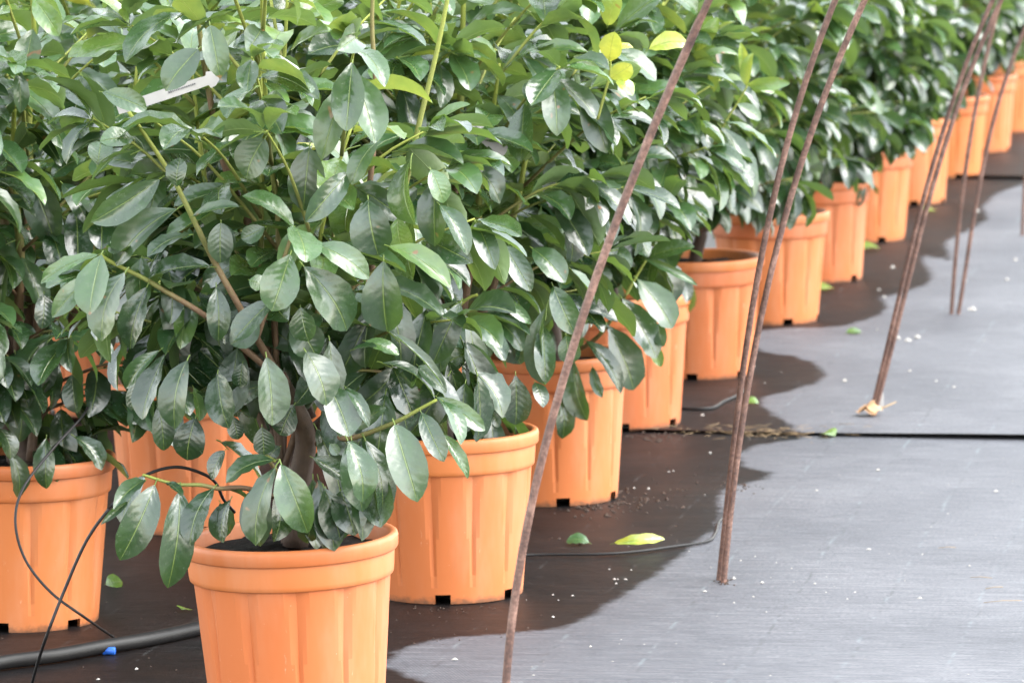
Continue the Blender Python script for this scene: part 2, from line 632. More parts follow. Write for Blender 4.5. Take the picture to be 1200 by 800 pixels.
def pot_mesh():
    NF, SEG = 12, 12
    n = NF * SEG
    zs = [0.0, 0.02, 0.035, 0.06, 0.10, 0.14, 0.18, 0.22, 0.255, ZC]
    vs, fs = [], []
    for z in zs:
        s = z / ZC
        r0 = RB + (RT - RB) * s
        wd = max(0.0, (s - 0.14) / 0.86) * 0.25         # half-width of the pleat as share of its pitch
        for j in range(n):
            ph = (j / SEG) % 1.0
            d = abs(ph - 0.5)
            cut = max(0.0, 1 - d / wd) if wd > 1e-4 else 0.0
            r = r0 - 0.0070 * cut * min(1.0, s * 2.0)
            q = 2 * math.pi * j / n
            vs.append((r * math.cos(q), r * math.sin(q), z))
    notch = set()
    for k in range(6):
        c = int(n * (k + 0.27) / 6)
        notch |= {(c + i) % n for i in range(5)}
    for i in range(len(zs) - 1):
        for j in range(n):
            if i == 0 and j in notch:
                continue
            fs.append((i * n + j, i * n + (j + 1) % n, (i + 1) * n + (j + 1) % n, (i + 1) * n + j))
    m = MB()
    m.add(vs, fs)
    # inner skin so that notches and the wall have thickness
    vi = []
    for z, r in ((0.0, RB - 0.006), (0.02, RB - 0.005)):
        vi += [(r * math.cos(2 * math.pi * j / n), r * math.sin(2 * math.pi * j / n), z) for j in range(n)]
    fi = [(j, n + j, n + (j + 1) % n, (j + 1) % n) for j in range(n) if j not in notch]
    m.add(vi, fi)
    me = m.mesh('pot_body')
    me.set_sharp_from_angle(angle=math.radians(9))
    me.materials.append(POT)
    return me


def lathe(prof, n=96):
    vs, fs = [], []
    for r, z in prof:
        for j in range(n):
            q = 2 * math.pi * j / n
            vs.append((r * math.cos(q), r * math.sin(q), z))
    k = len(prof)
    for i in range(k - 1):
        for j in range(n):
            fs.append((i * n + j, i * n + (j + 1) % n, (i + 1) * n + (j + 1) % n, (i + 1) * n + j))
    m = MB()
    m.add(vs, fs)
    return m


POT_ME = pot_mesh()
COLLAR_ME = lathe([(RT - 0.020, ZC - 0.0005), (RT + 0.0035, ZC), (RT + 0.0055, ZC + 0.002), (RT + 0.0065, ZC + 0.010), (RT + 0.009, 0.318), (RT + 0.0085, 0.322)]).mesh('collar')
COLLAR_ME.materials.append(POT)
LIP_ME = lathe([(RT + 0.006, 0.3205), (RT + 0.0135, 0.322), (RT + 0.0155, 0.325), (RT + 0.0165, 0.343), (RT + 0.0150, 0.349), (RT + 0.011, PH_),
                (RT + 0.006, PH_), (RT + 0.001, 0.349), (RT - 0.001, 0.343), (RT - 0.007, 0.27)]).mesh('rim')
LIP_ME.materials.append(POT)


def soil_mesh(seed):
    rr = random.Random(seed)
    m = MB()
    n, rings = 40, 7
    R = RT - 0.006
    vs, fs = [], []
    for i in range(rings):
        r = R * (i + 0.3) / (rings - 0.7)
        for j in range(n):
            q = 2 * math.pi * j / n
            vs.append((r * math.cos(q), r * math.sin(q), 0.319 + rr.uniform(-0.006, 0.006) + 0.012 * (1 - i / rings)))
    for i in range(rings - 1):
        for j in range(n):
            fs.append((i * n + j, i * n + (j + 1) % n, (i + 1) * n + (j + 1) % n, (i + 1) * n + j))
    fs.append(tuple(range(n)))
    b = len(vs)
    for r, z in ((R - 0.012, 0.24), (RB - 0.022, 0.012)):
        vs += [(r * math.cos(2 * math.pi * j / n), r * math.sin(2 * math.pi * j / n), z) for j in range(n)]
    o0 = (rings - 1) * n
    for a_, b_ in ((o0, b), (b, b + n)):
        for j in range(n):
            fs.append((a_ + j, b_ + j, b_ + (j + 1) % n, a_ + (j + 1) % n))
    m.add(vs, fs)
    me = m.mesh('soil')
    me.materials.append(SOIL)
    return me


SOILS = [soil_mesh(i) for i in range(3)]

# ------------------------------------------------------------------ leaf meshes
SROW = [0.0, 0.06, 0.17, 0.31, 0.46, 0.60, 0.74, 0.86, 0.95, 1.0]
SWID = [0.05, 0.32, 0.66, 0.91, 1.0, 1.0, 0.91, 0.69, 0.34, 0.0]


def leaf_mesh(seed, cols, rows, petiole=True, bow=None):
    rr = random.Random(seed)
    arch = rr.uniform(0.02, 0.15)
    fold = rr.uniform(0.16, 0.52)
    twist = rr.uniform(-0.35, 0.35)
    wave = rr.uniform(0.006, 0.026)
    wph = rr.uniform(0, 6.28)
    side = rr.uniform(-0.05, 0.05)
    skew = rr.uniform(0.9, 1.1)
    curl = rr.uniform(-0.02, 0.16)
    expo = rr.uniform(0.82, 1.22)
    if bow is not None:
        side = bow
    vs, uv, fs = [], [], []
    us = np.linspace(-1, 1, cols)
    for i in rows:
        s, wd = SROW[i] ** expo, SWID[i]
        for u in us:
            x = u * wd * 0.5
            jag = 1.0 + 0.03 * math.sin(s * 37 + wph + u * 3) if abs(u) > 0.9 else 1.0
            x *= jag * (skew if u > 0 else 2 - skew)
            z = arch * 4 * s * (1 - s) + fold * 0.5 * abs(u) ** 1.25 * wd * 0.46 + wave * math.sin(s * 19 + wph + (u > 0) * 1.7) * abs(u) ** 2
            z -= curl * max(0.0, s - 0.55) ** 2 * 3.2 - curl * 0.648 * s ** 2 * 0.6
            an = twist * (s - 0.2)
            zz = z + 0.46 * x * math.sin(an)
            vs.append([x * math.cos(an) + side * 4 * s * (1 - s), s, zz])
            uv.append((0.5 + 0.5 * u, s))
    c = cols
    mi = []
    for i in range(len(rows) - 1):
        for j in range(c - 1):
            if i == len(rows) - 2:
                if j == 0:
                    # fan to the tip handled below
                    pass
                fs.append((i * c + j, i * c + j + 1, (i + 1) * c + c // 2))
            else:
                fs.append((i * c + j, i * c + j + 1, (i + 1) * c + j + 1, (i + 1) * c + j))
            mi.append(0)
    # drop the unused tip-row vertices
    keep = list(range((len(rows) - 1) * c)) + [(len(rows) - 1) * c + c // 2]
    mp = {k: i for i, k in enumerate(keep)}
    fs = [tuple(mp[q] for q in f) for f in fs]
    vs = [vs[k] for k in keep]
    uv = [uv[k] for k in keep]
    if petiole:
        b = len(vs)
        for y, z, r in ((-0.09, -0.045, 0.016), (-0.03, -0.014, 0.013), (0.16, 0.02 * arch * 10 - 0.014, 0.010)):
            for q in (0.5, 2.6, 4.7):
                vs.append([r * 1.6 * math.cos(q), y, z + r * math.sin(q)])
                uv.append((0.5, 0.0))
        for i in range(2):
            for j in range(3):
                fs.append((b + i * 3 + j, b + i * 3 + (j + 1) % 3, b + (i + 1) * 3 + (j + 1) % 3, b + (i + 1) * 3 + j))
                mi.append(1)
    return np.array(vs), np.array(uv), fs, mi


NV = 12
FINE = [leaf_mesh(100 + i, 5, list(range(10))) for i in range(NV)]
COARSE = [leaf_mesh(100 + i, 3, [0, 1, 2, 4, 6, 7, 8, 9], False) for i in range(NV)]
LEAFS = []
for vs_, uv_, fs_, mi_ in FINE:
    me = bpy.data.meshes.new('leaf')
    me.from_pydata(vs_.tolist(), [], fs_)
    me.polygons.foreach_set('material_index', mi_)
    me.polygons.foreach_set('use_smooth', [True] * len(fs_))
    ul = me.uv_layers.new(name='UVMap')
    for lp in me.loops:
        ul.data[lp.index].uv = uv_[lp.vertex_index]
    me.materials.append(LEAF1)
    me.materials.append(PETI)
    me.update()
    LEAFS.append(me)


def leaf_matrix(base, d, nrm, L, Wd):
    d = d.normalized()
    x = d.cross(nrm)
    if x.length < 1e-4:
        x = d.cross(Vector((1, 0.2, 0)))
    x.normalize()
    z = x.cross(d)
    m = Matrix((x * Wd, d * L, z * L)).transposed().to_4x4()
    m.translation = base
    return m


# ------------------------------------------------------------------ growing a laurel
UP = Vector((0, 0, 1))


class Plant:
    pass


def grow(cx, cy, seed, H=1.0, spread=0.40, bare=0.0, dens=1.0, z0=0.0, stout=1.0):
    r = random.Random(seed)
    P = Plant()
    P.c = Vector((cx, cy, z0))
    P.leaves = []                                       # (matrix, tint, variant)
    P.branches = []                                     # list of MB
    P.trunk = MB()
    P.twigs = []
    soil = z0 + 0.30
    base = Vector((cx + r.uniform(-.03, .03), cy + r.uniform(-.02, .02), soil))
    fork = base + Vector((r.uniform(-.02, .02), r.uniform(-.02, .02), r.uniform(.09, .16)))
    P.trunk.tube(spline([base - UP * 0.02, base.lerp(fork, .5) + Vector((r.uniform(-.008, .008), 0, 0)), fork, fork + UP * 0.03], 3),
                 [0.024, 0.022, 0.021, 0.020, 0.0195, 0.019, 0.019, 0.018, 0.016, 0.012], 9, [1.0] * 10)

    def leaf(pos, az, hrel, out, young=0.0, scl=1.0, lift=0.0):
        pitch = -62 + 64 * min(1, max(0, hrel)) ** 0.8 + r.gauss(0, 22)
        pitch = math.radians(max(-86, min(62, pitch + lift)))
        hd = Vector((math.cos(az), math.sin(az), 0))
        d = hd * math.cos(pitch) + UP * math.sin(pitch)
        nn = (UP + hd * 0.25)
        nn = Matrix.Rotation(r.gauss(0, 0.42), 3, d) @ nn
        L = r.uniform(0.108, 0.155) * scl
        Wd = L * r.uniform(0.37, 0.49)
        tint = 0.13 + 0.31 * hrel + young * 0.36 + r.gauss(0, 0.11)  # paler with height: younger growth, plus bright sky sheen painted into the colour
        if r.random() < 0.0025:
            tint = r.uniform(0.8, 1.0)
        tint = max(0.0, min(1.0, tint))
        P.leaves.append((leaf_matrix(pos + d * 0.09 * L, d, nn, L, Wd), tint, r.randrange(NV)))

    top = soil + H
    ns = r.randint(7, 9)
    a0 = r.uniform(0, 6.28)
    for s in range(ns):
        az = a0 + 2 * math.pi * s / ns + r.uniform(-.25, .25)
        inner = (s % 3 == 0)
        hh = H * (r.uniform(0.86, 1.05) if inner else r.uniform(0.62, 0.92))
        rad = spread * (r.uniform(0.10, 0.32) if inner else r.uniform(0.45, 0.72))
        hd = Vector((math.cos(az), math.sin(az), 0))
        pts = []
        K = 6
        for k in range(K + 1):
            t = k / K
            pts.append(fork + hd * rad * (t ** 0.75) + UP * (hh - (fork.z - soil)) * t + Vector((r.gauss(0, .012), r.gauss(0, .012), 0)) * t)
        sp = spline(pts, 4)
        n = len(sp)
        mb = MB()
        mb.tube(sp, [0.0115 * stout * (1 - i / (n - 1)) ** 0.8 + 0.0028 for i in range(n)], 6,
                [max(0.0, 0.95 - 1.25 * (i / (n - 1)) ** 1.1) for i in range(n)])
        # side shoots
        step = 0.088 / dens
        dist = r.uniform(0.05, 0.12) + bare
        tot = (sp[-1] - sp[0]).length
        k = 0
        while dist < tot * 0.97:
            t = dist / tot
            p = sp[min(n - 1, int(t * (n - 1)))]
            hrel = (p.z - soil) / H
            rel = p - Vector((cx, cy, 0))
            oa = math.atan2(rel.y, rel.x)
            sa = oa + (1 if k % 2 else -1) * r.uniform(0.15, 1.35)
            env = spread * (0.62 + 0.50 * math.sin(math.pi * min(1, hrel * 0.95 + 0.12))) if hrel < 0.8 else spread * 0.82
            reach = max(0.09, min(0.30, env - math.hypot(rel.x, rel.y) + r.uniform(-0.06, 0.05)))
            sh = Vector((math.cos(sa), math.sin(sa), 0))
            rise = reach * (0.30 + 0.95 * hrel + r.uniform(-.15, .25))
            q1 = p + sh * reach * 0.55 + UP * rise * 0.6
            q2 = p + sh * reach + UP * (rise - (0.05 * (1 - hrel)))
            ss = spline([p, q1, q2], 4)
            m = len(ss)
            P.twigs.append((mb, ss, [0.0042 - 0.0024 * i / (m - 1) for i in range(m)],
                            [max(0.0, 0.75 - 0.6 * hrel - 0.45 * i / (m - 1)) for i in range(m)]))
            nl = max(4, int(reach / 0.03) + r.randint(-1, 1))
            for j in range(nl):
                u = 0.25 + 0.75 * (j + 0.4) / nl
                lp = ss[min(m - 1, int(u * (m - 1) + 0.5))]
                la = sa + (1 if j % 2 else -1) * r.uniform(0.35, 1.35) * (1.15 - 0.4 * u)
                leaf(lp, la, hrel + r.uniform(-.1, .1), sh, max(0, u - 0.55) * max(0, hrel - .25) * 1.3)
            for j in range(4 if hrel > 0.3 else 2):
                leaf(ss[-1], sa + r.uniform(-1.5, 1.5), hrel + 0.12, sh, 0.6 * max(0, hrel - .1) * r.random(), r.uniform(.65, 1), 32 * hrel * r.random())
            dist += step * r.uniform(0.8, 1.25)
            k += 1
        # leaves straight on the leader
        for i in [q / 2 for q in range(int(n * 0.7), 2 * n - 1)]:
            t = i / (n - 1)
            leaf(sp[int(i)].lerp(sp[min(n - 1, int(i) + 1)], i - int(i)), k * 2.4 + i * 4.8, 0.75 + 0.25 * t, hd, 0.5 * (t - 0.45), 0.95)
        P.branches.append(mb)
    # low laterals that hang over the rim
    for s in range(5):
        az = r.uniform(0, 6.28)
        hd = Vector((math.cos(az), math.sin(az), 0))
        p = base.lerp(fork, r.uniform(.4, 1))
        rad = r.uniform(0.12, 0.22)
        q = p + hd * rad + UP * r.uniform(0.02, 0.14)
        ss = spline([p, p.lerp(q, .5) + UP * 0.03, q], 4)
        m = len(ss)
        mb = MB()
        P.twigs.append((mb, ss, [0.005 - 0.0025 * i / (m - 1) for i in range(m)], [0.8 - 0.6 * i / (m - 1) for i in range(m)]))
        for j in range(7):
            u = 0.35 + 0.65 * j / 6
            leaf(ss[min(m - 1, int(u * (m - 1)))], az + (1 if j % 2 else -1) * r.uniform(.1, 1.2), 0.05, hd, 0)
        P.branches.append(mb)
    return P


def hero_leaf(P, bx, by, tx, ty, wpx, Y, dy=-0.03, tint=0.25, roll=0.0, var=None):
    b, tpt = atY(bx, by, Y), atY(tx, ty, Y + dy)
    d = tpt - b
    L = d.length
    Wd = wpx / FPX * Y * 1.0
    nn = (CAM - b).normalized() * 0.8 + UP * 0.75
    nn = Matrix.Rotation(roll, 3, d.normalized()) @ nn
    P.leaves.append((leaf_matrix(b, d, nn, L, Wd), tint, random.randrange(NV) if var is None else var))


def hero_stem(P, pix, Y, r0, r1, a0, a1, dys=None):
    pts = [atY(x, y, Y + (dys[i] if dys else 0)) for i, (x, y) in enumerate(pix)]
    sp = spline(pts, 5)
    n = len(sp)
    mb = MB()
    mb.tube(sp, [r0 + (r1 - r0) * i / (n - 1) for i in range(n)], 7, [a0 + (a1 - a0) * i / (n - 1) for i in range(n)])
    P.branches.append(mb)


# ------------------------------------------------------------------ where the pots stand
def pot_at(xc, yf):
    p = ground(xc, yf)
    h = Vector((p.x, p.y, 0)).normalized()
    return p + h * RB


OUT = [ground(345, 629, 0.345)] + [pot_at(*q) for q in ((529, 708), (650, 594), (731, 507), (820, 447), (903, 383), (958, 334),
                                                    (1013, 286), (1064, 243), (1108, 211), (1145, 183))]
OUT += [rowpt(21.65 + 1.34 * k, -1.9) for k in range(1, 5)]
ROW2 = [pot_at(30, 741), pot_at(222, 628)] + [rowpt(10.4 + 1.33 * k + random.uniform(-.06, .06), -2.76 + random.uniform(-.04, .04)) for k in range(1, 13)]
ROW3 = [rowpt(9.75 + 1.33 * k + random.uniform(-.06, .06), -3.56 + random.uniform(-.04, .04)) for k in range(0, 10)]
ROW4 = [rowpt(11.8 + 1.33 * k + random.uniform(-.06, .06), -4.36 + random.uniform(-.04, .04)) for k in range(0, 7)]
ROW5 = [rowpt(14.0 + 1.33 * k + random.uniform(-.06, .06), -5.16 + random.uniform(-.04, .04)) for k in range(0, 5)]

ORD = ['first', 'second', 'third', 'fourth', 'fifth', 'sixth', 'seventh', 'eighth', 'ninth', 'tenth', 'eleventh', 'twelfth', 'thirteenth', 'fourteenth', 'fifteenth']
plants = []


def add_plant(c, seed, label, group, **kw):
    z = gz(c)
    P = grow(c.x, c.y, seed, z0=z, **kw)
    P.label, P.group, P.pos, P.seed = label, group, Vector((c.x, c.y, z)), seed
    plants.append(P)
    return P


for i, c in enumerate(OUT):
    if i == 0:
        lab = 'laurel shrub with forked brown trunk in orange pot ending the outer row'
    elif i == 1:
        lab = 'laurel shrub in orange pot, second in the outer row, square drain notch showing'
    else:
        lab = 'laurel shrub in orange pot, %s from the open end of the outer row' % ORD[i]
    add_plant(c, 40 + i, lab, 'potted laurels along the aisle',
              H=1.08 + 0.05 * math.sin(i * 2.1), spread=(0.40 if i else 0.36), bare=(0.10 if i == 0 else 0.0), dens=(0.8 if i == 0 else 0.95), stout=(0.4 if i == 0 else 1.0))
for i, c in enumerate(ROW2):
    if i == 0:
        lab = 'laurel shrub in orange pot ending the inner row, drip tube looping past'
    elif i == 1:
        lab = 'laurel shrub in orange pot of the inner row, half hidden behind the forked trunk shrub'
    else:
        lab = 'laurel shrub in the inner row, behind the gap between %s and %s outer pots' % (ORD[min(i, 14)], ORD[min(i + 1, 14)])
    add_plant(c, 140 + i, lab, 'potted laurels of the inner row', H=1.10, spread=0.42, dens=(0.8 if i == 0 else 0.95))
for R_, nm in ((ROW3, 'third'), (ROW4, 'fourth'), (ROW5, 'fifth')):
    for i, c in enumerate(R_):
        add_plant(c, {'third': 240, 'fourth': 340, 'fifth': 440}[nm] + i,
                  'laurel shrub in the %s row back from the aisle, %s from its open end' % (nm, ORD[i]),
                  'potted laurels of the %s row' % nm, H=1.15, spread=0.44, dens=0.85)

A, B_, C_, Lp = plants[0], plants[1], plants[2], plants[len(OUT)]
YA, YB, YC, YL = A.c.y, B_.c.y, C_.c.y, Lp.c.y


# keep the lower front of the end shrub open: what stands there is placed leaf by leaf below
def thin(P, keep):
    P.leaves = [l for l in P.leaves if keep(l[0].translation, proj(l[0].translation + l[0].col[1].to_3d() * 0.5))]


def keepA(p, q):
    x, y = q
    if 120 < x < 280 and 66 < y < 150 and p.y < YA - 0.05:
        return False
    if y > 395 and not (x < 250 and y < 470):
        return p.y > YA + 0.12 and y < 480
    if p.y < YA - 0.14 and y > 165:
        return False
    return True


for P in plants[1:]:                                    # few leaves hang down over the rims
    P.leaves = [l for l in P.leaves if not (l[0].translation.z + l[0].col[1].z * 0.7 < P.pos.z + 0.36
                and (l[0].translation.xy - P.pos.xy).length > 0.15 and random.random() < 0.5)]
for P in plants[3:6]:                                   # the fifth pot's rim and soil stay open to view
    P.leaves = [l for l in P.leaves if not (lambda q: 806 < q[0] < 915 and 262 < q[1] < 440)(proj(l[0].translation + l[0].col[1].to_3d() * 0.6))]
thin(A, keepA)
thin(B_, lambda p, q: not (q[1] > 520 and p.y < YB) and not (q[1] > 440 and p.y < YB - 0.1))
thin(Lp, lambda p, q: not (q[1] > 590))


for P in plants:
    lb = np.array([tuple(l[0].translation) for l in P.leaves])
    for mb, ss, rad, ages in P.twigs:
        near = np.sum(np.linalg.norm(lb - np.array(ss[-1]), axis=1) < 0.06)
        if near >= 2:
            mb.tube(ss, rad, 5, ages)
    P.branches = [b for b in P.branches if b.v]


def heroes(P, Y, ox, oy, sc, rows):
    for row in rows:
        bx, by, tx, ty, wpx = row[:5]
        tint = row[5] if len(row) > 5 else random.uniform(0.16, 0.34)
        dy = row[6] if len(row) > 6 else random.uniform(-0.05, 0.02)
        yo = row[7] if len(row) > 7 else random.uniform(-0.04, 0.04)
        hero_leaf(P, ox + bx * sc, oy + by * sc, ox + tx * sc, oy + ty * sc, wpx * sc, Y + yo, dy, tint, random.gauss(0, 0.40))


heroes(A, YA - 0.22, 120, 380, 0.325, [
    (150, 545, 65, 718, 105), (188, 580, 62, 850, 130, .22, -.03, -.03), (280, 600, 235, 950, 128, .2, -.02, -.01), (400, 590, 315, 800, 110, .18),
    (620, 488, 445, 572, 98, .3), (622, 515, 552, 798, 130, .24, -.02, -.04), (645, 505, 740, 752, 132, .4, -.03, -.06), (430, 590, 535, 640, 85, .18, 0, .06),
    (425, 645, 430, 775, 100, .15, 0, .06), (225, 110, 140, 342, 112, .16), (305, 130, 262, 378, 125, .2, -.02, -.05), (415, 180, 452, 375, 118, .22),
    (592, 120, 612, 365, 125, .3, -.02, -.05), (735, 100, 808, 292, 150, .27), (690, -10, 772, 118, 125, .26), (205, 95, 85, 232, 62, .3),
    (820, 225, 890, 405, 140, .3), (885, 418, 940, 640, 112, .34, -.03, -.05), (335, 340, 305, 490, 120, .06, 0, .1), (205, 290, 222, 455, 84, .06, 0, .1),
    (505, 140, 495, 228, 70, .15, 0, .08), (565, -5, 462, 72, 95, .3), (575, 370, 582, 472, 80, .12, 0, .05), (470, 330, 490, 415, 60, .1, 0, .06),
    (440, 455, 395, 560, 80, .1, 0, .05), (760, 560, 740, 790, 130, .16, 0, .06), (800, 590, 860, 780, 120, .17, 0, .03), (770, 640, 810, 810, 110, .12, 0, .05), (820, 430, 850, 470, 40, .3),
    (760, 480, 880, 560, 70, .16, 0, .06), (330, 230, 350, 350, 80, .5, 0, .1), (690, 290, 640, 400, 110, .06, 0, .12), (640, 440, 600, 480, 60, .1, 0, .08),
    (880, 640, 900, 720, 90, .12, 0, .06), (230, 570, 290, 620, 40, .25, -.05, .0), (150, 560, 40, 660, 60, .25, -.1, -.03), (90, 640, -5, 720, 30, .2, -.06, -.03),
    (120, 200, 105, 310, 55, .2, 0, .05)])
heroes(A, YA - 0.24, 0, 160, 0.3, [
    (622, 168, 355, 335, 118, .3), (690, 283, 455, 505, 140, .26), (820, 508, 570, 562, 108, .27), (738, 383, 575, 470, 82, .2),
    (385, 460, 158, 575, 62, .52), (395, 462, 348, 695, 145, .45, -.05, -.07), (488, 530, 398, 800, 155, .36, -.03, -.06), (335, 555, 203, 705, 85, .42),
    (572, 590, 505, 830, 118, .18, 0, .03), (540, 55, 360, 175, 92, .3), (690, 195, 705, 85, 100, .28), (855, 490, 872, 340, 110, .2, 0, .04),
    (755, 310, 935, 275, 62, .34), (845, 588, 852, 800, 92, .22), (520, 10, 390, 20, 90, .45), (380, 110, 395, 20, 100, .32)])
heroes(Lp, YL - 0.22, 0, 160, 0.3, [
    (120, 170, 215, 418, 140, .2), (65, 430, 18, 755, 135, .22), (172, 615, 162, 752, 92, .15), (245, 185, 348, 352, 92, .2),
    (335, 80, 200, 158, 75, .3), (20, 40, 20, 200, 130, .3), (170, 340, 260, 440, 100, .16), (30, 760, 140, 765, 70, .2), (140, 440, 240, 470, 90, .14),
    (60, 850, 110, 1060, 110, .18), (200, 920, 130, 1010, 80, .2), (280, 930, 300, 1080, 90, .22, -.02, -.02), (10, 900, 20, 1050, 90, .16), (30, 1050, -40, 1160, 90, .15),
    (0, 1140, 40, 1260, 100, .2), (180, 1180, 180, 1375, 90, .22, -.02, -.05), (290, 1170, 400, 1300, 85, .2, -.02, -.02), (40, 1230, 70, 1410, 90, .14)])
heroes(A, YA - 0.24, 250, 160, 0.3, [
    (315, 355, 112, 232, 98, .48), (320, 352, 362, 488, 145, .5, -.09, -.08), (300, 462, 228, 682, 152, .42, -.03, -.05), (405, 423, 608, 555, 112, .45),
    (355, 508, 525, 758, 160, .33), (665, 488, 680, 762, 165, .27), (605, 248, 645, 465, 165, .26), (375, 45, 350, 292, 142, .2, 0, .05),
    (530, 138, 358, 335, 102, .28), (770, 88, 790, 345, 150, .3), (690, 430, 925, 592, 112, .6), (232, 638, 78, 795, 112, .26), (200, 10, 128, 165, 150, .24),
    (885, 268, 992, 465, 92, .28), (340, 668, 372, 800, 125, .27), (30, 338, 28, 495, 100, .2), (640, 20, 540, 190, 90, .36), (850, 130, 900, 260, 90, .5),
    (720, 320, 745, 460, 100, .62, 0, .05), (200, 355, 110, 400, 75, .3), (140, 560, 190, 590, 80, .5)])
heroes(A, YA - 0.18, 380, 380, 0.325, [
    (255, 362, 338, 640, 142, .33, -.03, -.05), (98, 418, 138, 675, 118, .3, -.03, -.03), (150, 420, 200, 725, 112, .2, -.01, .0), (350, 318, 432, 495, 82, .22),
    (408, 262, 580, 382, 72, .42), (428, 278, 492, 435, 74, .4, -.05, -.02), (60, 235, 58, 405, 105, .28), (212, 138, 398, 270, 74, .27), (430, 398, 520, 555, 52, .45),
    (80, 230, 160, 370, 50, .3), (110, 370, 220, 300, 70, .22), (20, 60, 20, 290, 110, .2), (150, 60, 270, 110, 60, .55), (240, 30, 440, 240, 40, .25),
    (100, 90, 190, 80, 60, .25), (340, 150, 440, 250, 60, .3), (60, 600, 110, 760, 130, .18), (-20, 560, 60, 790, 100, .14), (250, 220, 300, 380, 120, .12, 0, .1)])
heroes(B_, YB - 0.28, 380, 380, 0.325, [
    (508, 35, 662, 155, 85, .34), (615, -5, 718, 92, 72, .34), (790, 5, 800, 215, 78, .26), (690, 185, 690, 362, 105, .08, 0, .12), (500, 130, 540, 250, 110, .08, 0, .1),
    (480, 60, 530, 160, 90, .22), (700, 0, 710, 140, 130, .2, 0, .04), (600, 310, 630, 370, 40, .3, 0, .15), (760, 210, 790, 300, 60, .2), (560, 290, 660, 330, 60, .12, 0, .14)])
heroes(B_, YB - 0.30, 580, 280, 0.3, [
    (228, 185, 312, 375, 102, .3), (278, 378, 300, 485, 92, .33), (200, 268, 200, 572, 88, .24), (40, 28, 142, 205, 92, .28), (148, 38, 275, 172, 112, .36), (5, 198, 178, 302, 52, .35),
    (0, 218, 142, 332, 52, .5), (-15, 305, 108, 435, 84, .3), (300, 120, 385, 240, 70, .33), (0, 30, 60, 120, 90, .2), (60, 330, 100, 490, 150, .17, 0, .05)])
heroes(C_, YC - 0.30, 580, 280, 0.3, [
    (558, 158, 695, 348, 132, .36, -.04, -.05), (498, 232, 632, 465, 132, .28, -.03, -.02), (438, 335, 545, 590, 142, .22), (358, 398, 492, 605, 82, .2), (310, 478, 362, 710, 102, .24),
    (580, 75, 792, 182, 36, .42), (600, 68, 778, 28, 75, .34), (250, 600, 265, 780, 80, .2), (380, 500, 420, 620, 45, .3), (600, 380, 650, 500, 50, .6, 0, .04), (640, 330, 660, 420, 60, .25),
    (450, 20, 535, 110, 60, .35), (530, 0, 600, 70, 90, .36), (340, 330, 450, 350, 60, .18), (400, 100, 430, 190, 70, .3), (440, 110, 480, 190, 90, .1, 0, .08)])
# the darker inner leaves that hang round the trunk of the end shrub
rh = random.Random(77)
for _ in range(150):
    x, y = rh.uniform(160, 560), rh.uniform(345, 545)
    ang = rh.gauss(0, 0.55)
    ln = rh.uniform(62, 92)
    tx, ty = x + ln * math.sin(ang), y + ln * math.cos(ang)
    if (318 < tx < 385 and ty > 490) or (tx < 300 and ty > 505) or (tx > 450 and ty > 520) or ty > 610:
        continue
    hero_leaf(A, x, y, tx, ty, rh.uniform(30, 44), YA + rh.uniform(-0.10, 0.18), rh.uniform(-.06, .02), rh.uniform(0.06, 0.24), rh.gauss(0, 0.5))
heroes(A, YA - 0.14, 0, 0, 1.0, [
    (300, 570, 304, 640, 40, .2), (402, 552, 424, 634, 42, .2), (434, 545, 446, 618, 40, .18), (382, 575, 392, 646, 36, .14), (270, 585, 262, 636, 30, .16), (330, 575, 322, 634, 36, .12), (352, 590, 372, 644, 34, .15)])
# yellow and lime young shoots
hero_stem(B_, [(700, 140), (708, 112), (714, 90), (716, 66)], YB - 0.2, .0035, .0022, .15, .0)
heroes(B_, YB - 0.22, 0, 0, 1.0, [
    (714, 72, 720, 38, 27, .93), (716, 92, 740, 76, 24, .9), (714, 80, 701, 52, 22, .78), (716, 60, 742, 55, 16, .92), (722, 95, 742, 112, 26, .86), (712, 30, 725, -12, 26, .78),
    (760, 58, 806, 50, 24, .86), (690, 62, 628, 62, 18, .55), (704, 88, 672, 66, 16, .6)])
hero_stem(C_, [(836, 170), (852, 140), (866, 118), (876, 100)], YC - 0.1, .0035, .002, .2, .0)
heroes(C_, YC - 0.12, 0, 0, 1.0, [
    (876, 100, 926, 98, 16, .62), (874, 100, 882, 62, 16, .75), (868, 112, 812, 86, 28, .36), (864, 122, 892, 140, 18, .4), (872, 92, 868, 50, 12, .8), (815, 60, 842, 20, 18, .7),
    (818, 70, 866, 66, 14, .55), (850, 142, 910, 186, 22, .45), (846, 150, 886, 230, 26, .33), (880, 98, 908, 108, 18, .66)])
hero_leaf(A, 232, 58, 193, 106, 40, YA - 0.42, -0.02, 0.26, 0.1)
hero_leaf(A, 120, 108, 172, 128, 26, YA - 0.42, -0.02, 0.34, 0.3)
hero_leaf(A, 246, 30, 258, 92, 30, YA - 0.42, -0.02, 0.3, 0.2)
